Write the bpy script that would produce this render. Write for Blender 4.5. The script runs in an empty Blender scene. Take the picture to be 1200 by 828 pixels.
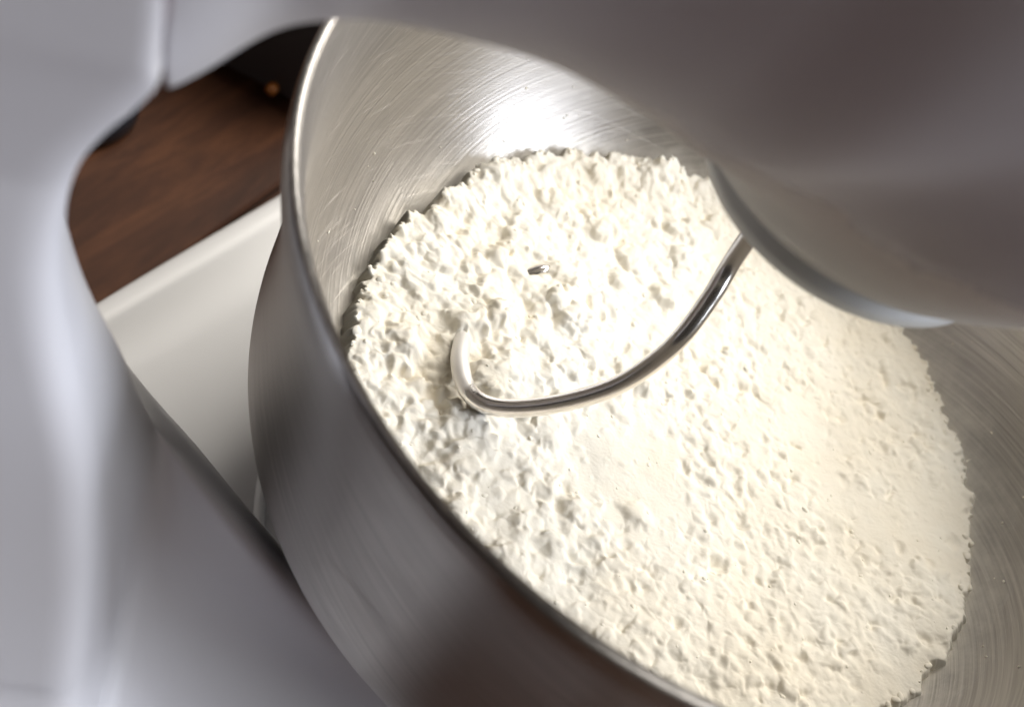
import bpy, bmesh, math, random
import numpy as np
from mathutils import Matrix, Vector

# ------------------------------------------------------------------ camera, world, lamps, exposure
S = bpy.context.scene
COL = S.collection
S.view_settings.view_transform = 'Standard'
S.view_settings.look = 'None'
S.view_settings.gamma = 1.0
S.view_settings.exposure = 0.28
S.view_settings.use_curve_mapping = False

cam_d = bpy.data.cameras.new('camera')
cam = bpy.data.objects.new('camera', cam_d); COL.objects.link(cam)
C = Vector((0.0, -0.21699, 0.18168))
fw = Vector((-0.12803, 0.60850, -0.78315)).normalized()
dn = Vector((0.61851, -0.56829, -0.54267))
dn = (dn - fw * dn.dot(fw)).normalized()
rt = dn.cross(fw)
M4 = Matrix((rt, -dn, -fw)).transposed().to_4x4(); M4.translation = C
cam.matrix_world = M4
cam_d.sensor_width = 36.0
cam_d.lens = 1518.5 / 1200 * 36
cam_d.clip_start = 0.005; cam_d.clip_end = 50
cam_d.dof.use_dof = True
cam_d.dof.focus_distance = 0.312
cam_d.dof.aperture_fstop = 11.0
cam_d.dof.aperture_blades = 0
S.camera = cam

W = bpy.data.worlds.new('World'); S.world = W; W.use_nodes = True
bg = W.node_tree.nodes['Background']
bg.inputs[0].default_value = (0.50, 0.44, 0.40, 1); bg.inputs[1].default_value = 0.05

def area(name, loc, target, sx, sy, power, col):
    l = bpy.data.lights.new(name, 'AREA'); l.shape = 'RECTANGLE'; l.size = sx; l.size_y = sy
    l.energy = power; l.color = col
    o = bpy.data.objects.new(name, l); COL.objects.link(o); o.location = loc
    o.rotation_euler = (Vector(target) - Vector(loc)).to_track_quat('-Z', 'Y').to_euler()
    return o
# kitchen window beyond the front of the mixer (two sashes with a mullion between) and two soft fill lights added to brighten the flour
def around(az, el, d):
    a, e = math.radians(az), math.radians(el)
    return (d * math.cos(a) * math.cos(e), d * math.sin(a) * math.cos(e), d * math.sin(e))
area('window_light_wide_sash', around(11, 30, 1.5), (0, 0, -0.05), 0.36, 1.0, 21.0, (0.83, 0.89, 1.0))
area('window_light_narrow_sash', around(-4, 21, 1.5), (0, 0, -0.05), 0.22, 0.8, 4.5, (0.84, 0.90, 1.0))
area('fill_light_near', around(0, 62, 1.6), (0, 0, -0.05), 1.1, 1.1, 9.5, (1.0, 0.95, 0.875))  # added fill from above, no real fixture; lifts the near and right flour
area('fill_light_far', around(72, 55, 1.7), (0, 0, -0.05), 1.7, 1.7, 64.0, (1.0, 0.955, 0.875))  # broad warm fill added beyond the bowl, the main lift on the flour
S.cycles.diffuse_bounces = 6; S.cycles.max_bounces = 10
S.cycles.caustics_reflective = False; S.cycles.caustics_refractive = False

# ------------------------------------------------------------------ helpers
def tag(o, label=None, cat=None, group=None, kind=None):
    if label: o['label'] = label
    if cat: o['category'] = cat
    if group: o['group'] = group
    if kind: o['kind'] = kind
    return o

def obj(name, verts, faces, mat, parent=None, smooth=True):
    me = bpy.data.meshes.new(name)
    me.from_pydata([tuple(v) for v in verts], [], [tuple(f) for f in faces])
    me.validate(); me.update()
    bm = bmesh.new(); bm.from_mesh(me); bmesh.ops.recalc_face_normals(bm, faces=bm.faces); bm.to_mesh(me); bm.free()
    if smooth: me.polygons.foreach_set('use_smooth', [True] * len(me.polygons))
    me.materials.append(mat)
    o = bpy.data.objects.new(name, me); COL.objects.link(o)
    if parent: o.parent = parent
    return o

def empty(name, loc=(0, 0, 0), rz=0):
    o = bpy.data.objects.new(name, None); COL.objects.link(o)
    o.location = loc; o.rotation_euler = (0, 0, rz); o.empty_display_size = 0.02
    return o

def lathe(profile, n=192):
    v, f = [], []
    for (r, z) in profile:
        for k in range(n):
            a = 2 * math.pi * k / n; v.append((r * math.cos(a), r * math.sin(a), z))
    m = len(profile)
    for i in range(m - 1):
        for k in range(n):
            k2 = (k + 1) % n
            f.append((i * n + k, i * n + k2, (i + 1) * n + k2, (i + 1) * n + k))
    return v, f

def smooth_curve(pts, n):
    """Catmull-Rom through 2D/3D points, n samples per span"""
    P = [np.array(p, float) for p in pts]
    P = [2 * P[0] - P[1]] + P + [2 * P[-1] - P[-2]]
    out = []
    for i in range(1, len(P) - 2):
        a, b, c, d = P[i - 1:i + 3]
        for k in range(n):
            t = k / n
            out.append(0.5 * (2 * b + (c - a) * t + (2 * a - 5 * b + 4 * c - d) * t * t + (3 * b - a - 3 * c + d) * t ** 3))
    out.append(P[-2]); return out

def loft(rings, cap0=True, cap1=True):
    v, f = [], []
    n = len(rings[0])
    for r in rings: v += [tuple(p) for p in r]
    for i in range(len(rings) - 1):
        for k in range(n):
            k2 = (k + 1) % n
            f.append((i * n + k, i * n + k2, (i + 1) * n + k2, (i + 1) * n + k))
    for cap, i in ((cap0, 0), (cap1, len(rings) - 1)):
        if cap:
            c = np.mean(np.array(rings[i]), axis=0); v.append(tuple(c)); ci = len(v) - 1
            for k in range(n): f.append((i * n + k, i * n + (k + 1) % n, ci))
    return v, f

def chaikin(pts, it=3):
    P = np.array(pts, float)
    for _ in range(it):
        Q = np.roll(P, -1, axis=0)
        P = np.stack([0.75 * P + 0.25 * Q, 0.25 * P + 0.75 * Q], 1).reshape(-1, P.shape[1])
    return P

def box(x0, x1, y0, y1, z0, z1, b=0.0):
    if b == 0:
        v = [(x, y, z) for z in (z0, z1) for (x, y) in ((x0, y0), (x1, y0), (x1, y1), (x0, y1))]
        return v, [(3, 2, 1, 0), (4, 5, 6, 7), (0, 1, 5, 4), (1, 2, 6, 5), (2, 3, 7, 6), (3, 0, 4, 7)]
    v = []
    for z, i in ((z0, b), (z0 + b, 0), (z1 - b, 0), (z1, b)):
        v += [(x0 + i, y0 + i, z), (x1 - i, y0 + i, z), (x1 - i, y1 - i, z), (x0 + i, y1 - i, z)]
    f = [(3, 2, 1, 0), (12, 13, 14, 15)]
    for l in range(3):
        for k in range(4):
            f.append((l * 4 + k, l * 4 + (k + 1) % 4, l * 4 + 4 + (k + 1) % 4, l * 4 + 4 + k))
    return v, f

# ------------------------------------------------------------------ materials
def new_mat(name):
    m = bpy.data.materials.new(name); m.use_nodes = True
    nt = m.node_tree; return m, nt, nt.nodes['Principled BSDF']

def N(nt, t, **kw):
    n = nt.nodes.new(t)
    for k, v in kw.items():
        if hasattr(n, k): setattr(n, k, v)
        else: n.inputs[k].default_value = v
    return n

def plastic(name, col, rough=0.3, dust=False):
    m, nt, p = new_mat(name); L = nt.links
    tc = N(nt, 'ShaderNodeTexCoord')
    n1 = N(nt, 'ShaderNodeTexNoise', Scale=900.0, Detail=2.0); L.new(tc.outputs['Object'], n1.inputs['Vector'])
    bp = N(nt, 'ShaderNodeBump', Strength=0.05, Distance=0.0003); L.new(n1.outputs[0], bp.inputs['Height'])
    L.new(bp.outputs[0], p.inputs['Normal'])
    n2 = N(nt, 'ShaderNodeTexNoise', Scale=14.0, Detail=5.0, Roughness=0.6); L.new(tc.outputs['Object'], n2.inputs['Vector'])
    mr = N(nt, 'ShaderNodeMapRange'); L.new(n2.outputs[0], mr.inputs[0])
    mr.inputs[3].default_value = rough - 0.05; mr.inputs[4].default_value = rough + 0.12
    p.inputs['Base Color'].default_value = (*col, 1)
    p.inputs['Specular IOR Level'].default_value = 0.45 if not dust else 0.10
    if not dust:
        L.new(mr.outputs[0], p.inputs['Roughness'])
    else:
        # a film of flour that settled on the low rim of the machine head: patch with its own ragged outline
        sep = N(nt, 'ShaderNodeSeparateXYZ'); L.new(tc.outputs['Object'], sep.inputs[0])
        n3 = N(nt, 'ShaderNodeTexNoise', Scale=45.0, Detail=9.0, Roughness=0.72); L.new(tc.outputs['Object'], n3.inputs['Vector'])
        a1 = N(nt, 'ShaderNodeMath', operation='MULTIPLY_ADD'); L.new(n3.outputs[0], a1.inputs[0])
        a1.inputs[1].default_value = -0.045; L.new(sep.outputs[2], a1.inputs[2])
        # lower edge of dust rises toward the column
        mr2 = N(nt, 'ShaderNodeMapRange', interpolation_type='SMOOTHSTEP'); L.new(a1.outputs[0], mr2.inputs[0])
        mr2.inputs[1].default_value = dust; mr2.inputs[2].default_value = dust - 0.0025
        mrx = N(nt, 'ShaderNodeMapRange', interpolation_type='SMOOTHSTEP'); L.new(sep.outputs[0], mrx.inputs[0])
        mrx.inputs[1].default_value = -0.092; mrx.inputs[2].default_value = -0.068
        mu = N(nt, 'ShaderNodeMath', operation='MULTIPLY'); L.new(mr2.outputs[0], mu.inputs[0]); L.new(mrx.outputs[0], mu.inputs[1])
        mu2 = N(nt, 'ShaderNodeMath', operation='MULTIPLY'); L.new(mu.outputs[0], mu2.inputs[0]); mu2.inputs[1].default_value = 0.95
        mx = N(nt, 'ShaderNodeMix', data_type='RGBA'); L.new(mu2.outputs[0], mx.inputs[0])
        mx.inputs[6].default_value = (*col, 1); mx.inputs[7].default_value = (0.96, 0.94, 0.91, 1)
        L.new(mx.outputs[2], p.inputs['Base Color'])
        mx2 = N(nt, 'ShaderNodeMix', data_type='FLOAT'); L.new(mu2.outputs[0], mx2.inputs[0]); L.new(mr.outputs[0], mx2.inputs[2]); mx2.inputs[3].default_value = 1.0
        L.new(mx2.outputs[0], p.inputs['Roughness'])
        mx3 = N(nt, 'ShaderNodeMath', operation='MULTIPLY_ADD'); L.new(mu2.outputs[0], mx3.inputs[0]); mx3.inputs[1].default_value = 0.5; mx3.inputs[2].default_value = 0.05
        L.new(mx3.outputs[0], bp.inputs['Strength'])
    return m

def steel(name, col, rough, brushed=True, scr=1.0, film=False):
    m, nt, p = new_mat(name); L = nt.links
    p.inputs['Metallic'].default_value = 1.0; p.inputs['Base Color'].default_value = (*col, 1)
    tc = N(nt, 'ShaderNodeTexCoord')
    if brushed:
        sep = N(nt, 'ShaderNodeSeparateXYZ'); L.new(tc.outputs['Object'], sep.inputs[0])
        at = N(nt, 'ShaderNodeMath', operation='ARCTAN2'); L.new(sep.outputs[1], at.inputs[0]); L.new(sep.outputs[0], at.inputs[1])
        # helix: brushing lines climb the wall slightly
        def streak(ka, kz, skew, thr0, thr1):
            ma = N(nt, 'ShaderNodeMath', operation='MULTIPLY'); L.new(at.outputs[0], ma.inputs[0]); ma.inputs[1].default_value = ka
            mz = N(nt, 'ShaderNodeMath', operation='MULTIPLY'); L.new(sep.outputs[2], mz.inputs[0]); mz.inputs[1].default_value = kz
            sk = N(nt, 'ShaderNodeMath', operation='MULTIPLY_ADD'); L.new(at.outputs[0], sk.inputs[0]); sk.inputs[1].default_value = skew; L.new(mz.outputs[0], sk.inputs[2])
            cx = N(nt, 'ShaderNodeCombineXYZ'); L.new(ma.outputs[0], cx.inputs[0]); L.new(sk.outputs[0], cx.inputs[1])
            no = N(nt, 'ShaderNodeTexNoise', Scale=1.0, Detail=3.0, Roughness=0.6); L.new(cx.outputs[0], no.inputs['Vector'])
            r = N(nt, 'ShaderNodeMapRange'); L.new(no.outputs[0], r.inputs[0]); r.inputs[1].default_value = thr0; r.inputs[2].default_value = thr1
            return r
        s1 = streak(2.5, 1500.0, 45.0, 0.25, 0.75); s2 = streak(3.0, 1100.0, -24.0, 0.58, 0.74)
        ad = N(nt, 'ShaderNodeMath', operation='MULTIPLY_ADD'); L.new(s2.outputs[0], ad.inputs[0]); ad.inputs[1].default_value = 0.25; L.new(s1.outputs[0], ad.inputs[2])
        bp = N(nt, 'ShaderNodeBump', Strength=0.28 * scr, Distance=0.0003); L.new(ad.outputs[0], bp.inputs['Height']); L.new(bp.outputs[0], p.inputs['Normal'])
        rr = N(nt, 'ShaderNodeMapRange'); L.new(s2.outputs[0], rr.inputs[0]); rr.inputs[3].default_value = rough; rr.inputs[4].default_value = rough + 0.14
        L.new(rr.outputs[0], p.inputs['Roughness'])
        cm = N(nt, 'ShaderNodeMix', data_type='RGBA'); L.new(s1.outputs[0], cm.inputs[0])
        cm.inputs[6].default_value = (col[0] * 0.72, col[1] * 0.72, col[2] * 0.72, 1); cm.inputs[7].default_value = (col[0] * 1.22, col[1] * 1.22, col[2] * 1.22, 1)
        if not film:
            L.new(cm.outputs[2], p.inputs['Base Color'])
        else:
            # film of flour clinging to the steel just above the heap
            px = N(nt, 'ShaderNodeCombineXYZ'); L.new(sep.outputs[0], px.inputs[0]); L.new(sep.outputs[1], px.inputs[1])
            ln = N(nt, 'ShaderNodeVectorMath', operation='LENGTH'); L.new(px.outputs[0], ln.inputs[0])
            ins = N(nt, 'ShaderNodeMath', operation='LESS_THAN'); L.new(ln.outputs['Value'], ins.inputs[0]); ins.inputs[1].default_value = 0.1
            fn = N(nt, 'ShaderNodeTexNoise', Scale=130.0, Detail=7.0, Roughness=0.7); L.new(tc.outputs['Object'], fn.inputs['Vector'])
            fz = N(nt, 'ShaderNodeMath', operation='MULTIPLY_ADD'); L.new(fn.outputs[0], fz.inputs[0]); fz.inputs[1].default_value = -0.020; L.new(sep.outputs[2], fz.inputs[2])
            fm = N(nt, 'ShaderNodeMapRange', interpolation_type='SMOOTHSTEP'); L.new(fz.outputs[0], fm.inputs[0]); fm.inputs[1].default_value = 0.055; fm.inputs[2].default_value = 0.0715; fm.inputs[3].default_value = 0.5; fm.inputs[4].default_value = 0.0
            fk = N(nt, 'ShaderNodeMath', operation='MULTIPLY'); L.new(fm.outputs[0], fk.inputs[0]); L.new(ins.outputs[0], fk.inputs[1])
            cm2 = N(nt, 'ShaderNodeMix', data_type='RGBA'); L.new(fk.outputs[0], cm2.inputs[0]); L.new(cm.outputs[2], cm2.inputs[6]); cm2.inputs[7].default_value = (0.88, 0.84, 0.75, 1)
            L.new(cm2.outputs[2], p.inputs['Base Color'])
            im = N(nt, 'ShaderNodeMath', operation='SUBTRACT'); im.inputs[0].default_value = 1.0; L.new(fk.outputs[0], im.inputs[1]); L.new(im.outputs[0], p.inputs['Metallic'])
        tg = N(nt, 'ShaderNodeTangent', direction_type='RADIAL', axis='Z'); L.new(tg.outputs[0], p.inputs['Tangent'])
        p.inputs['Anisotropic'].default_value = 0.9; p.inputs['Anisotropic Rotation'].default_value = 0.25
    else:
        # flour clinging to the end of the hook
        sep = N(nt, 'ShaderNodeSeparateXYZ'); L.new(tc.outputs['Object'], sep.inputs[0])
        no = N(nt, 'ShaderNodeTexNoise', Scale=420.0, Detail=5.0, Roughness=0.7); L.new(tc.outputs['Object'], no.inputs['Vector'])
        ad = N(nt, 'ShaderNodeMath', operation='MULTIPLY_ADD'); L.new(no.outputs[0], ad.inputs[0]); ad.inputs[1].default_value = 0.012; L.new(sep.outputs[0], ad.inputs[2])
        mr = N(nt, 'ShaderNodeMapRange', interpolation_type='SMOOTHSTEP'); L.new(ad.outputs[0], mr.inputs[0]); mr.inputs[1].default_value = -0.0335; mr.inputs[2].default_value = -0.0405
        my = N(nt, 'ShaderNodeMapRange', interpolation_type='SMOOTHSTEP'); L.new(sep.outputs[1], my.inputs[0]); my.inputs[1].default_value = -0.018; my.inputs[2].default_value = -0.024; my.inputs[4].default_value = 0.5
        mu = N(nt, 'ShaderNodeMath', operation='MULTIPLY'); L.new(mr.outputs[0], mu.inputs[0]); L.new(my.outputs[0], mu.inputs[1])
        mx = N(nt, 'ShaderNodeMix', data_type='RGBA'); L.new(mu.outputs[0], mx.inputs[0]); mx.inputs[6].default_value = (*col, 1); mx.inputs[7].default_value = (0.86, 0.84, 0.80, 1)
        L.new(mx.outputs[2], p.inputs['Base Color'])
        iv2 = N(nt, 'ShaderNodeMath', operation='SUBTRACT'); iv2.inputs[0].default_value = 1.0; L.new(mu.outputs[0], iv2.inputs[1]); L.new(iv2.outputs[0], p.inputs['Metallic'])
        r2 = N(nt, 'ShaderNodeMath', operation='MULTIPLY_ADD'); L.new(mu.outputs[0], r2.inputs[0]); r2.inputs[1].default_value = 0.8; r2.inputs[2].default_value = rough; L.new(r2.outputs[0], p.inputs['Roughness'])
    return m

M_BODY = plastic('white_plastic', (0.67, 0.66, 0.685), 0.34)
M_HEAD = plastic('white_plastic_dusty', (0.67, 0.66, 0.685), 0.50, dust=0.0435 + 0.168)
M_HUB = plastic('white_hub_plastic', (0.80, 0.80, 0.79), 0.35)
M_GAP = plastic('grey_gap_gasket', (0.36, 0.31, 0.33), 0.6)
M_STEEL_IN = steel('brushed_steel', (0.42, 0.395, 0.37), 0.36, film=True)
M_RIM = steel('satin_rim_steel', (0.47, 0.455, 0.44), 0.30, scr=0.06)
M_HOOK = steel('polished_hook_steel', (0.88, 0.84, 0.79), 0.2, brushed=False)

def wood_mat():
    m, nt, p = new_mat('dark_walnut_wood'); L = nt.links
    tc = N(nt, 'ShaderNodeTexCoord'); oi = N(nt, 'ShaderNodeObjectInfo')
    mp = N(nt, 'ShaderNodeMapping'); mp.inputs['Scale'].default_value = (75, 13, 75)
    sh = N(nt, 'ShaderNodeMath', operation='MULTIPLY'); L.new(oi.outputs['Random'], sh.inputs[0]); sh.inputs[1].default_value = 7.0
    cb = N(nt, 'ShaderNodeCombineXYZ'); L.new(sh.outputs[0], cb.inputs[1]); L.new(sh.outputs[0], cb.inputs[2])
    va = N(nt, 'ShaderNodeVectorMath', operation='ADD'); L.new(tc.outputs['Object'], va.inputs[0]); L.new(cb.outputs[0], va.inputs[1])
    L.new(va.outputs[0], mp.inputs['Vector'])
    n1 = N(nt, 'ShaderNodeTexNoise', Scale=1.0, Detail=8.0, Roughness=0.62, Distortion=0.6); L.new(mp.outputs[0], n1.inputs['Vector'])
    n2 = N(nt, 'ShaderNodeTexNoise', Scale=5.0, Detail=3.0, Roughness=0.7); L.new(mp.outputs[0], n2.inputs['Vector'])
    cr = N(nt, 'ShaderNodeValToRGB'); L.new(n1.outputs[0], cr.inputs[0])
    e = cr.color_ramp.elements
    e[0].position = 0.28; e[0].color = (0.022, 0.009, 0.005, 1)
    e[1].position = 0.72; e[1].color = (0.115, 0.045, 0.020, 1)
    k = cr.color_ramp.elements.new(0.5); k.color = (0.058, 0.022, 0.011, 1)
    mx = N(nt, 'ShaderNodeMix', data_type='RGBA', blend_type='MULTIPLY'); mx.inputs[0].default_value = 0.5
    L.new(cr.outputs[0], mx.inputs[6]); L.new(n2.outputs[0], mx.inputs[7])
    L.new(mx.outputs[2], p.inputs['Base Color'])
    p.inputs['Roughness'].default_value = 0.6; p.inputs['Specular IOR Level'].default_value = 0.2
    bp = N(nt, 'ShaderNodeBump', Strength=0.3, Distance=0.0006); L.new(n1.outputs[0], bp.inputs['Height']); L.new(bp.outputs[0], p.inputs['Normal'])
    return m
M_WOOD = wood_mat()

def flour_mat():
    m, nt, p = new_mat('flour'); L = nt.links
    tc = N(nt, 'ShaderNodeTexCoord')
    n1 = N(nt, 'ShaderNodeTexNoise', Scale=45.0, Detail=4.0); L.new(tc.outputs['Object'], n1.inputs['Vector'])
    cr = N(nt, 'ShaderNodeValToRGB'); L.new(n1.outputs[0], cr.inputs[0])
    cr.color_ramp.elements[0].position = 0.3; cr.color_ramp.elements[0].color = (0.945, 0.875, 0.74, 1)
    cr.color_ramp.elements[1].position = 0.7; cr.color_ramp.elements[1].color = (0.958, 0.92, 0.825, 1)
    L.new(cr.outputs[0], p.inputs['Base Color'])
    p.inputs['Roughness'].default_value = 0.95; p.inputs['Specular IOR Level'].default_value = 0.1
    n2 = N(nt, 'ShaderNodeTexNoise', Scale=1600.0, Detail=4.0, Roughness=0.7); L.new(tc.outputs['Object'], n2.inputs['Vector'])
    bp = N(nt, 'ShaderNodeBump', Strength=0.2, Distance=0.0004); L.new(n2.outputs[0], bp.inputs['Height']); L.new(bp.outputs[0], p.inputs['Normal'])
    return m
M_FLOUR = flour_mat()

# ------------------------------------------------------------------ the table of planks
ZT = -0.168
tv, tf = box(-1.6, 1.2, -1.2, 1.8, ZT - 0.05, ZT - 0.003)
table = obj('table', tv, tf, plastic('dark_table_underside', (0.03, 0.018, 0.012), 0.6), smooth=False); tag(table, kind='structure')
rng = random.Random(4)
x = -1.6; pw = 0.062
pv, pf = box(-pw / 2 + 0.0006, pw / 2 - 0.0006, -1.2, 1.8, -0.02, 0.0, 0.0012)
first = None
while x < 1.2:
    if first is None:
        o = obj('plank', pv, pf, M_WOOD, table, smooth=False); first = o
    else:
        o = first.copy(); COL.objects.link(o); o.parent = table
    o.location = (x + pw / 2 + 0.016, 0, ZT + rng.uniform(-0.0004, 0.0004))
    x += pw

# ------------------------------------------------------------------ stand mixer (local X runs from column to head front)
PHI = math.radians(30)
mixer = empty('stand_mixer', (0, 0, ZT), PHI)
tag(mixer, 'white plastic stand mixer with flour dusted head leaning over the steel bowl', 'stand mixer')
DZ = -ZT                                   # children are modelled with the bowl rim at z = 0
def mobj(name, v, f, mat, parent=None, smooth=True):
    v = [(a, b, c + DZ) for a, b, c in v] if parent is None else v
    return obj(name, v, f, mat, parent or mixer, smooth)
def to_local(x, y):
    return (x * math.cos(PHI) + y * math.sin(PHI), -x * math.sin(PHI) + y * math.cos(PHI))

# base plate: slab whose rear edge shows against the wood
pl = [(-0.160, -0.13), (-0.1565, -0.05), (-0.1485, 0.03), (-0.139, 0.12), (-0.05, 0.15), (0.10, 0.14), (0.13, 0.0), (0.12, -0.11), (0.0, -0.125), (-0.12, -0.15)]
pl = chaikin([to_local(*q) for q in pl], 3)
def inset(P, d):
    c = P.mean(axis=0); r = P - c; l = np.linalg.norm(r, axis=1, keepdims=True); return c + r * (l - d) / l
rings = []
for d, z in ((0.003, -0.168), (0.0, -0.165), (0.0, -0.152), (0.0015, -0.1495), (0.004, -0.1485), (0.010, -0.1482), (0.0105, -0.1492), (0.03, -0.1495), (0.06, -0.1495)):
    rings.append([(a, b, z) for a, b in inset(pl, d)])
v, f = loft(rings); mobj('base_plate', v, f, plastic('matte_base_plastic', (0.62, 0.615, 0.615), 0.4))
ringp = [(0.0955 + 0.0016 * math.cos(a), -0.1492 + 0.0020 * math.sin(a)) for a in np.linspace(math.pi, 0, 13)]
v, f = lathe(ringp, 160); mobj('bowl_seat_ring', v, f, M_HUB)
for k in range(3):
    a = math.radians(178 + 120 * k - 30); c, s_ = math.cos(a), math.sin(a)
    v, f = box(-0.0045, 0.0045, -0.012, 0.012, 0.0, 0.005, 0.0012)
    mobj('locking_lug', [(0.086 * c + x * c - y * s_, 0.086 * s_ + x * s_ + y * c, z - 0.1497) for x, y, z in v], f, M_HUB, smooth=False)

# pedestal: column with buttress foot, lofted by height
YN = -0.067
def interp(tab, z):
    zs = [t[0] for t in tab]; return [float(np.interp(z, zs, [t[i] for t in tab])) for i in range(1, len(tab[0]))]
#       z      Xcorner Xcrest Ycrest low
tab = [(-0.168, -0.124, -0.024, -0.090,1),
       (-0.140, -0.124, -0.026, -0.088,1),
       (-0.125, -0.1245, -0.034, -0.083,1),
       (-0.114, -0.125, -0.0515, -0.075,1),
       (-0.096, -0.1255, -0.0845, -0.060,1),
       (-0.080, -0.126, -0.1060, -0.051,1),
       (-0.067, -0.1265, -0.1215, -0.045,1),
       (-0.055, -0.1275, -0.1270, -0.046,.9),
       (-0.035, -0.129, -0.131, -0.056,.5),
       (-0.015, -0.1335, -0.141, -0.058,0),
       (0.000, -0.1370, -0.147, -0.058,0),
       (0.015, -0.1390, -0.149, -0.058,0),
       (0.030, -0.1382, -0.148, -0.058,0),
       (0.040, -0.1350, -0.145, -0.058,0),
       (0.047, -0.1305, -0.142, -0.058,0),
       (0.052, -0.1275, -0.140, -0.058,0),
       (0.056, -0.1262, -0.139, -0.058,0),
       (0.150, -0.1285, -0.139, -0.058,0)]
def poly_at(z):
    xc,xr,yc,low=np.mean([interp(tab,z+d) for d in np.linspace(-.006,.006,7)],axis=0)
    flare = 0.038 * max(0.0, (-0.113 - z) / 0.035) ** 2
    xb=-.30
    m = xc + .003 if low>0 else xc
    YL = YN - 0.022 * float(np.clip((0.03 - z) / 0.14, 0, 1))
    a=[(xb, YL - flare), (-0.24, YL - flare - 0.003), (-0.18, YL - flare - 0.002), (xc - 0.014, YL - flare), (xc-.001, YL + 0.001 - flare)]
    hi=[(xc-.001,YN+.007),(xc-.006,YN+.018),(xc-.012,YN+.030),(xc-.020,YN+.045),(xc-.03,-.005)]
    lo=[(xc+.001,YL+.014-flare),(xc+.004,-.046-flare*.6),(xr,yc-flare*.6),(xr-.008,yc+.014-flare*.5),(min(xr-.05,-.150),-.010)]
    b=[tuple((1-low)*np.array(h)+low*np.array(l)) for h,l in zip(hi,lo)]
    c=[(-0.182,0.02),(-0.20,0.055),(-0.23,0.066),(xb,0.066)]
    return a+b+c
rings = []
zl = list(np.linspace(-0.168, 0.058, 130)) + list(np.linspace(0.06, 0.199, 24))
for z in zl:
    poly = poly_at(z)
    if z > 0.05:
        k = min(1.0, (z - 0.05) / 0.008) ** 2
        up = [(-0.30, YN), (-0.24, YN - 0.002), (-0.18, YN - 0.002), (-0.1335, YN), (-0.1289, YN + 0.0004), (-0.1285, YN + 0.003), (-0.1285, -0.05), (-0.1285, -0.02), (-0.1285, 0.02), (-0.1285, 0.05), (-0.1285, 0.064), (-0.131, 0.067), (-0.16, 0.067), (-0.30, 0.066)]
        poly = [tuple((1 - k) * np.array(a) + k * np.array(b)) for a, b in zip(poly, up)]
    if z > 0.15:
        sq = max(0.02, 1 - ((z - 0.15) / 0.05) ** 3) ** (1 / 3); poly = [(a, b * sq) for a, b in poly]
    P = chaikin(poly, 3)
    rings.append([(a, b, z) for a, b in P])
v, f = loft(rings); mobj('pedestal', v, f, M_BODY)

# tilting head: sections along X
#        X       zbottom  ztop  halfwidth  exponent
htab = [(-0.1283, 0.036, 0.200, 0.067, 5.0), (-0.118, 0.041, 0.203, 0.068, 3.2), (-0.108, 0.046, 0.207, 0.070, 2.8), (-0.098, 0.0475, 0.212, 0.072, 2.6),
        (-0.080, 0.046, 0.222, 0.078, 2.25), (-0.062, 0.041, 0.232, 0.085, 2.05), (-0.045, 0.036, 0.24, 0.091, 2.0), (-0.02, 0.044, 0.244, 0.096, 2.0), (0.0, 0.047, 0.246, 0.098, 2.0),
        (0.04, 0.047, 0.24, 0.096, 2.0), (0.08, 0.042, 0.22, 0.08, 2.0), (0.105, 0.06, 0.19, 0.056, 2.0), (0.120, 0.090, 0.160, 0.026, 2.0), (0.125, 0.11, 0.13, 0.006, 2.0)]
hc = smooth_curve(htab, 16)
dish = np.array([(0.0, 0.030), (0.0405, 0.0285), (0.0430, 0.0305), (0.0466, 0.0350), (0.0504, 0.0400), (0.0542, 0.0450), (0.0586, 0.0505), (0.0635, 0.0570), (0.0690, 0.0650), (0.075, 0.077), (0.085, 0.105), (0.095, 0.14), (0.5, 2.0)])
def smin(a, b, k):
    h = max(0.0, min(1.0, 0.5 + 0.5 * (b - a) / k)); return b * (1 - h) + a * h - k * h * (1 - h)
rings = []
for (X, zb, zt, hw, e) in hc:
    zc = zb + (zt - zb) * 0.6; ring = []
    for k in range(240):
        a = 2 * math.pi * k / 240; ca, sa = math.cos(a), math.sin(a)
        y = hw * math.copysign(abs(ca) ** (2 / e), ca); h = (zt - zc) if sa > 0 else (zc - zb)
        z = zc + h * math.copysign(abs(sa) ** (2 / e), sa)
        if sa < 0 and X > -0.09:
            # the underside swells down into a round skirt about the drive axis
            z = smin(z, float(np.interp(math.hypot(X, y), dish[:, 0], dish[:, 1])), 0.012)
        ring.append((X, y, z))
    rings.append(ring)
v, f = loft(rings); head = mobj('head', v, f, M_HEAD)
# drive collar and hub under the head, on the bowl's axis
v, f = lathe([(0.028, 0.030), (0.028, 0.0255), (0.0375, 0.0252), (0.0392, 0.0262), (0.0400, 0.0290), (0.0400, 0.034)], 160)
mobj('collar', v, f, M_HEAD)
v, f = lathe([(0.030, 0.030), (0.0335, 0.0255), (0.0345, 0.0195), (0.0340, 0.0160), (0.0325, 0.0148), (0.020, 0.0150), (0.012, 0.020), (0.0, 0.020)], 128)
mobj('drive_hub', v, f, M_HUB)
# seam gasket between head and pedestal
g = []
for X in (-0.1290, -0.1278):
    ring = []
    for k in range(96):
        a = 2 * math.pi * k / 96; ca, sa = math.cos(a), math.sin(a)
        ring.append((X, 0.0672 * math.copysign(abs(ca) ** 0.44, ca), 0.120 + 0.0805 * math.copysign(abs(sa) ** 0.44, sa)))
    g.append(ring)
v, f = loft(g); mobj('seam_gasket', v, f, M_GAP)

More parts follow.
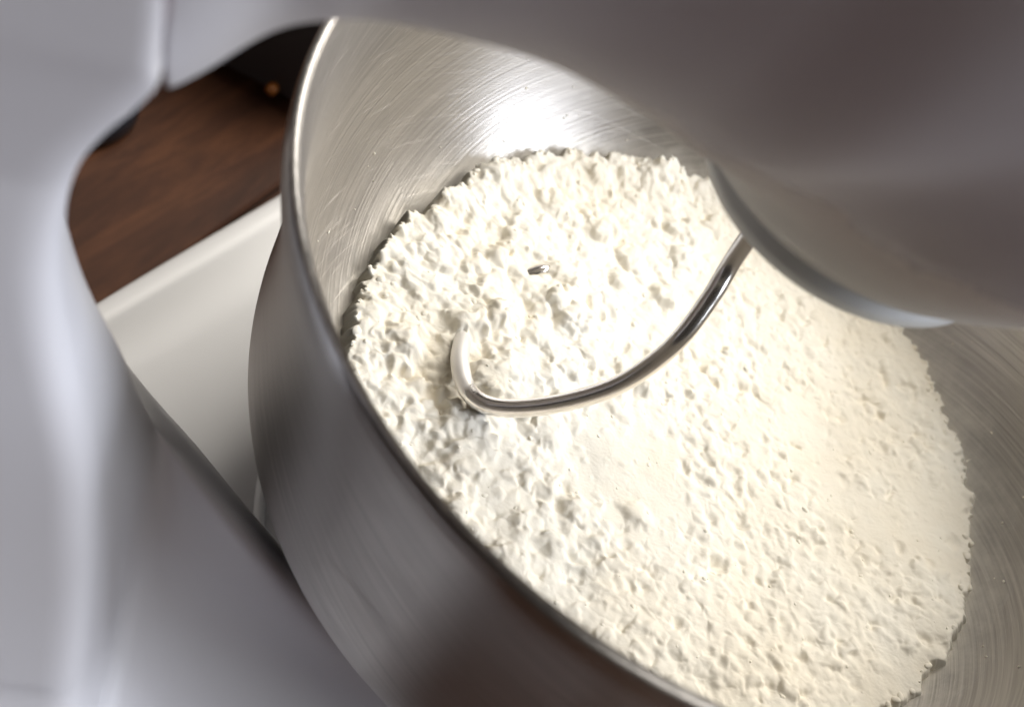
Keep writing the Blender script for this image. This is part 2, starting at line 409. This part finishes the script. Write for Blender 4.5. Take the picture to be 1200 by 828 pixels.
# ------------------------------------------------------------------ steel bowl
bowl = empty('mixing_bowl', (0, 0, -0.1495))
tag(bowl, 'brushed stainless steel mixing bowl holding flour under the mixer head', 'mixing bowl')
inner = [(0.1102, 0.0), (0.1090, -0.0030), (0.1075, -0.010), (0.1066, -0.022), (0.1058, -0.040), (0.1028, -0.055), (0.0965, -0.068), (0.0866, -0.080), (0.074, -0.091), (0.055, -0.101), (0.03, -0.1055), (0.001, -0.107)]
outer = [(0.1116, -0.0006), (0.1128, -0.0018), (0.1128, -0.0055), (0.1119, -0.011), (0.1106, -0.018), (0.1094, -0.026), (0.1087, -0.035), (0.1086, -0.045), (0.1091, -0.056), (0.1096, -0.066), (0.1090, -0.075), (0.1060, -0.085), (0.0985, -0.097), (0.084, -0.110), (0.062, -0.119), (0.053, -0.124), (0.052, -0.1485), (0.001, -0.1485)]
pi_ = smooth_curve(inner, 6); po = smooth_curve(outer, 6)
BZ = 0.1495
v, f = lathe([(r, z + BZ) for r, z in list(reversed(pi_)) + po], 256)
obj('bowl_wall', v, f, M_STEEL_IN, bowl)
rp = []
for k in range(25):
    a = math.radians(160 - k * 280 / 24)
    rp.append((0.1113 + 0.0014 * math.cos(a), -0.0010 + 0.0014 * math.sin(a) + BZ))
v, f = lathe(rp, 256); obj('rolled_rim', v, f, M_RIM, bowl)
def wall_z(r):
    pr = np.array(pi_)[::-1]; return np.interp(r, pr[:, 0], pr[:, 1])
def wall_r(z):
    pr = np.array(pi_)[::-1]; return np.interp(z, pr[:, 1], pr[:, 0])

# ------------------------------------------------------------------ flour
rs = np.random.RandomState(7)
def hash2(ix, iy, s):
    h = (ix * 374761393 + iy * 668265263 + s * 982451653) & 0x7fffffff
    h = ((h ^ (h >> 13)) * 1274126177) & 0x7fffffff
    h = ((h ^ (h >> 15)) * 2246822519) & 0x7fffffff
    return ((h ^ (h >> 16)) & 0xffffff) / float(0xffffff)
def vnoise(x, y, s):
    ix = np.floor(x).astype(np.int64); iy = np.floor(y).astype(np.int64); fx = x - ix; fy = y - iy
    fx = fx * fx * fx * (fx * (fx * 6 - 15) + 10); fy = fy * fy * fy * (fy * (fy * 6 - 15) + 10)
    a = hash2(ix, iy, s); b = hash2(ix + 1, iy, s); c = hash2(ix, iy + 1, s); d = hash2(ix + 1, iy + 1, s)
    return (a * (1 - fx) + b * fx) * (1 - fy) + (c * (1 - fx) + d * fx) * fy
def fbm(x, y, s, o=4, g=0.5):
    t = 0; a = 1; n = 0
    for i in range(o):
        t = t + a * vnoise(x * 2 ** i + 17.3 * i, y * 2 ** i - 9.1 * i, s + i); n += a; a *= g
    return t / n
def pnoise(x, y, s):
    ix = np.floor(x).astype(np.int64); iy = np.floor(y).astype(np.int64); fx = x - ix; fy = y - iy
    u = fx * fx * fx * (fx * (fx * 6 - 15) + 10); w = fy * fy * fy * (fy * (fy * 6 - 15) + 10)
    def g(dx, dy):
        a = hash2(ix + dx, iy + dy, s) * 6.28318; return np.cos(a) * (fx - dx) + np.sin(a) * (fy - dy)
    return 1.45 * ((g(0, 0) * (1 - u) + g(1, 0) * u) * (1 - w) + (g(0, 1) * (1 - u) + g(1, 1) * u) * w)
def sstep(a, b, t):
    t = np.clip((t - a) / (b - a), 0, 1); return t * t * (3 - 2 * t)

H0 = -0.0765
def flour_base(X, Y):
    """broad shape of the flour surface, bowl rim at z = 0; also how fluffy and how rough it is"""
    left = sstep(0.005, -0.050, X + 0.15 * Y)                 # fluffy, lumpy side
    soft = sstep(0.54, 0.66, fbm(X * 36 + 3, Y * 36, 21, 3)) * (1 - 0.6 * left)   # smooth patches
    soft = np.maximum(soft, sstep(0.024, 0.010, np.hypot((X + 0.002) * 0.8, Y + 0.022)))
    z = H0 + 0.0030 * (fbm(X * 22, Y * 22, 31, 3) - 0.5) * 2 + 0.0020 * left
    z = z + 0.0020 * np.exp(-((X + 0.056) ** 2 + (Y + 0.018) ** 2) / 0.007 ** 2)
    z = z + (0.0002 + 0.0012 * left) * pnoise(X / 0.0120, Y / 0.0120, 41) + 0.0002 * pnoise(X / 0.004, Y / 0.004, 43)
    return z, left, soft
n = 720; R = 0.093
ax = np.linspace(-R, R, n); GX, GY = np.meshgrid(ax, ax, indexing='ij')
def blur(A, sig):
    k = int(3 * sig) + 1; w = np.exp(-0.5 * (np.arange(-k, k + 1) / sig) ** 2); w /= w.sum()
    P = np.pad(A, k, mode='edge')
    P = sum(w[i] * P[i:i + A.shape[0], :] for i in range(2 * k + 1))
    return sum(w[i] * P[:, i:i + A.shape[1]] for i in range(2 * k + 1))
GZ, LEFT, SOFT = flour_base(GX, GY)
cell = ax[1] - ax[0]
ragged = 1 + 0.30 * pnoise(GX / 0.0016, GY / 0.0016, 201) + 0.22 * pnoise(GX / 0.0008, GY / 0.0008, 202)
def deposit(count, r0, r1, flat, sink, accept, carve=False):
    """drop lumps (or press dents) one after another onto the surface"""
    xs = rs.uniform(-0.0915, 0.0915, count); ys = rs.uniform(-0.0915, 0.0915, count)
    rad = r0 * (r1 / r0) ** (rs.uniform(size=count) ** 1.6); asp = rs.uniform(1.0, 1.7, count); ang = rs.uniform(0, math.pi, count)
    fl = rs.uniform(0.75, 1.25, count) * flat; sk = rs.uniform(0.6, 1.4, count) * sink; u = rs.uniform(size=count)
    for k in range(count):
        i = int((xs[k] + R) / cell + 0.5); j = int((ys[k] + R) / cell + 0.5)
        if xs[k] ** 2 + ys[k] ** 2 > 0.0905 ** 2 or u[k] > accept(LEFT[i, j], SOFT[i, j]): continue
        r = rad[k]; a = r * asp[k]; m = int(a * 1.3 / cell) + 2
        i0, i1, j0, j1 = max(0, i - m), min(n, i + m + 1), max(0, j - m), min(n, j + m + 1)
        X = GX[i0:i1, j0:j1] - xs[k]; Y = GY[i0:i1, j0:j1] - ys[k]
        c, s_ = math.cos(ang[k]), math.sin(ang[k])
        d = ((X * c + Y * s_) / a) ** 2 + ((Y * c - X * s_) / r) ** 2
        d = d / ragged[i0:i1, j0:j1] ** 2
        if carve:
            GZ[i0:i1, j0:j1] -= fl[k] * r * np.clip(1 - d, 0, 1) ** 0.8
        else:
            h = GZ[i, j] - sk[k] * r + fl[k] * r * np.sqrt(np.clip(1 - d, 0, 1))
            GZ[i0:i1, j0:j1] = np.where(d < 1, np.maximum(GZ[i0:i1, j0:j1], h), GZ[i0:i1, j0:j1])
deposit(420, 0.0026, 0.0060, 0.55, 0.12, lambda l, s: 0.95 * l)
GZ = blur(GZ, 1.6)
deposit(3600, 0.0011, 0.0025, 0.50, 0.16, lambda l, s: 0.85 * l + 0.16 * (1 - s) * (1 - l))
deposit(2200, 0.0008, 0.0021, 0.56, 0.0, lambda l, s: (0.85 * (1 - s) + 0.04) * (1 - 0.75 * l), carve=True)
deposit(16000, 0.0005, 0.0012, 0.52, 0.20, lambda l, s: 0.75 * l * (1 - 0.5 * s) + (0.8 * (1 - s) + 0.03) * (1 - l))
GZ = blur(GZ, 1.1)
deposit(26000, 0.00030, 0.00060, 0.5, 0.22, lambda l, s: 0.8 - 0.55 * s)
GZ = blur(GZ, 0.95) + 0.00005 * pnoise(GX / 0.0006, GY / 0.0006, 168)
def flour_h(X, Y):
    i = np.clip(((X + R) / cell + 0.5).astype(int), 0, n - 1); j = np.clip(((Y + R) / cell + 0.5).astype(int), 0, n - 1)
    return GZ[i, j]
rr = np.hypot(GX, GY); th = np.arctan2(GY, GX)
cs, sn = np.cos(th), np.sin(th)
def edge_r(cs, sn, th):
    en = fbm(cs * 14 + 40, sn * 14 + 40, 101, 5, 0.65)
    gm = sstep(0.2, 0.85, np.cos(th - math.radians(155)))
    return 0.0886 - 0.0045 * (en - 0.30) - 0.0030 * (fbm(cs * 45 + 9, sn * 45, 107, 3) - 0.4) - 0.0022 * gm * sstep(0.5, 0.66, fbm(cs * 12 + 10, sn * 12, 111, 4)), gm
redge, gapmask = edge_r(cs, sn, th)
over = rr - redge
GZ = GZ + 0.0020 * sstep(-0.016, -0.004, over) * (0.3 + 0.7 * gapmask) - (0.005 + 0.009 * gapmask) * np.clip((over + 0.0010) / 0.003, 0, 1.3) ** 1.5 * (over > -0.0010)
GZ = np.maximum(GZ, wall_z(rr) - 0.0006)
# lateral fluff so that lumps overhang a little
fx = 0.0006 * pnoise(GX * 300 + 5, GY * 300, 121); fy = 0.0006 * pnoise(GX * 300, GY * 300 + 9, 131)
VX, VY = GX + fx, GY + fy
keep = over < 0.0028
idx = -np.ones(n * n, int); kf = keep.ravel(); idx[kf] = np.arange(kf.sum())
verts = np.stack([VX.ravel()[kf], VY.ravel()[kf], GZ.ravel()[kf]], 1)
I, J = np.meshgrid(np.arange(n - 1), np.arange(n - 1), indexing='ij')
q = np.stack([I * n + J, (I + 1) * n + J, (I + 1) * n + J + 1, I * n + J + 1], -1).reshape(-1, 4)
q = q[kf[q].all(1)]; quads = idx[q]
# crumbs lying on the surface
def ico(sub):
    bm = bmesh.new(); bmesh.ops.create_icosphere(bm, subdivisions=sub, radius=1.0)
    v = np.array([p.co[:] for p in bm.verts]); f = np.array([[p.index for p in t.verts] for t in bm.faces]); bm.free(); return v, f
iv, if_ = ico(2)
base = len(verts)
NE, NS = 150, 250
ae = rs.uniform(0, 2 * math.pi, NE); re_, _ = edge_r(np.cos(ae), np.sin(ae), (ae + math.pi) % (2 * math.pi) - math.pi)
re_ = re_ - np.abs(rs.normal(0, 0.0016, NE)) - 0.0003
as_ = rs.uniform(0, 2 * math.pi, NS); rS = 0.086 * np.sqrt(rs.uniform(size=NS))
cxs = np.concatenate([re_ * np.cos(ae), rS * np.cos(as_)]); cys = np.concatenate([re_ * np.sin(ae), rS * np.sin(as_)])
size = np.concatenate([rs.uniform(0.0003, 0.0010, NE), np.minimum(0.0011, rs.lognormal(math.log(0.00048), 0.4, NS))])
left = (cxs + 0.15 * cys) < -0.02; size[NE:] *= np.where(left[NE:], 1.2, 0.8)
czs = flour_h(cxs, cys) - 0.35 * size; czs[:NE] += 0.0002
NW = 70
aw = rs.uniform(0, 2 * math.pi, NW); zw = H0 + 0.002 + np.abs(rs.normal(0, 0.010, NW)); rw = wall_r(zw) - 0.0001
cxs = np.concatenate([cxs, rw * np.cos(aw)]); cys = np.concatenate([cys, rw * np.sin(aw)]); czs = np.concatenate([czs, zw]); size = np.concatenate([size, rs.uniform(0.00012, 0.00042, NW)])
NT = NE + NS + NW
W_ = np.ones((NT, len(iv)))
for k in range(3):
    dr = rs.normal(size=(NT, 3)); W_ += 0.13 * np.sin(dr @ iv.T * (1.2 + k) + rs.uniform(0, 6, (NT, 1)))
sc = np.stack([rs.uniform(0.8, 1.35, NT), rs.uniform(0.8, 1.35, NT), rs.uniform(0.6, 0.9, NT)], 1) * size[:, None]
P3 = iv[None] * W_[:, :, None] * sc[:, None, :]
aa = rs.uniform(0, 6.28, NT); ca, sa = np.cos(aa)[:, None], np.sin(aa)[:, None]
P3 = np.stack([P3[..., 0] * ca - P3[..., 1] * sa, P3[..., 0] * sa + P3[..., 1] * ca, P3[..., 2]], -1) + np.stack([cxs, cys, czs], 1)[:, None, :]
tris = (if_[None] + base + (np.arange(NT) * len(iv))[:, None, None]).reshape(-1, 3)
allv = np.concatenate([verts, P3.reshape(-1, 3)])
me = bpy.data.meshes.new('flour'); me.vertices.add(len(allv)); me.vertices.foreach_set('co', allv.astype(np.float32).ravel())
nl = len(quads) * 4 + len(tris) * 3; me.loops.add(nl)
me.loops.foreach_set('vertex_index', np.concatenate([quads.ravel(), tris.ravel()]).astype(np.int32))
me.polygons.add(len(quads) + len(tris))
me.polygons.foreach_set('loop_start', np.concatenate([np.arange(len(quads)) * 4, len(quads) * 4 + np.arange(len(tris)) * 3]).astype(np.int32))
me.polygons.foreach_set('use_smooth', np.ones(len(quads) + len(tris), bool))
me.update(calc_edges=True); me.validate(); me.materials.append(M_FLOUR)
flour = bpy.data.objects.new('flour', me); COL.objects.link(flour)
tag(flour, 'crumbly cream white flour filling the steel bowl', 'flour', kind='stuff')

# ------------------------------------------------------------------ dough hook
path = [(-0.0115, 0.0045, 0.024), (-0.0122, 0.0060, 0.000), (-0.0119, 0.0013, -0.02), (-0.0107, -0.0048, -0.028), (-0.0103, -0.0128, -0.036), (-0.0118, -0.0181, -0.044), (-0.0154, -0.0242, -0.052), (-0.0219, -0.0308, -0.059),
        (-0.0297, -0.0369, -0.0645), (-0.0366, -0.0402, -0.0675), (-0.0429, -0.0391, -0.069), (-0.0487, -0.0337, -0.0700), (-0.0524, -0.0268, -0.0725), (-0.0565, -0.018, -0.0790), (-0.0585, -0.008, -0.0815), (-0.0560, 0.003, -0.0787), (-0.0505, 0.0115, -0.0727)]
cp = smooth_curve(path, 10)
rings = []
up = np.array([0.0, 0.0, 1.0]); prev = None
for i, c in enumerate(cp):
    t = cp[min(i + 1, len(cp) - 1)] - cp[max(i - 1, 0)]; t /= np.linalg.norm(t)
    if prev is None:
        u = np.cross(t, [1, 0, 0]); u /= np.linalg.norm(u)
    else:
        u = prev - t * prev.dot(t); u /= np.linalg.norm(u)
    prev = u; w = np.cross(t, u); r = 0.0023
    e = (len(cp) - 1 - i) / 6
    if e < 1: r *= math.sqrt(max(0.05, 1 - (1 - e) ** 2))
    rings.append([c + r * (math.cos(a) * u + math.sin(a) * w) for a in np.linspace(0, 2 * math.pi, 28, endpoint=False)])
v, f = loft([[tuple(q) for q in r] for r in rings])
hook = obj('dough_hook', v, f, M_HOOK)
tag(hook, 'curved polished steel dough hook dipping into the flour', 'dough hook')

# ------------------------------------------------------------------ dark things on the table behind the bowl
dark = empty('dark_box', (-0.228, 0.063, ZT), math.radians(14))
tag(dark, 'dark box with a small orange spot standing on the wood behind the bowl', 'box')
v, f = box(-0.035, 0.062, 0.0, 0.10, 0.006, 0.060, 0.003)
case = obj('case', v, f, plastic('black_case', (0.014, 0.012, 0.013), 0.45), dark, smooth=False)
v, f = box(-0.030, 0.057, 0.004, 0.096, 0.0602, 0.064, 0.001)
obj('lid', v, f, plastic('dark_red_lid', (0.05, 0.006, 0.007), 0.4), dark, smooth=False)
for x, y in ((-0.028, 0.01), (0.055, 0.01), (-0.028, 0.09), (0.055, 0.09)):
    v, f = lathe([(0.0, 0.0), (0.005, 0.0), (0.005, 0.006), (0.0, 0.0062)], 16)
    obj('foot', [(a + x, b + y, c) for a, b, c in v], f, M_GAP, dark)
v, f = lathe([(0.0, 0.0), (0.0021, 0.0), (0.0021, 0.003), (0.0, 0.0034)], 24)
obj('knob', [(a + 0.044, -c - 0.0002, b + 0.011) for a, b, c in v], f, plastic('orange_knob', (0.22, 0.07, 0.01), 0.3), dark)
v, f = lathe([(0.0, 0.0), (0.018, 0.0), (0.020, 0.003), (0.020, 0.010), (0.017, 0.013), (0.0, 0.014)], 48)
o = obj('dark_dish', v, f, plastic('dark_blue_glaze', (0.010, 0.013, 0.020), 0.25)); o.location = (-0.225, 0.020, ZT + 0.0005)
tag(o, 'small dark blue dish on the wood, mostly hidden behind the mixer column', 'dish')
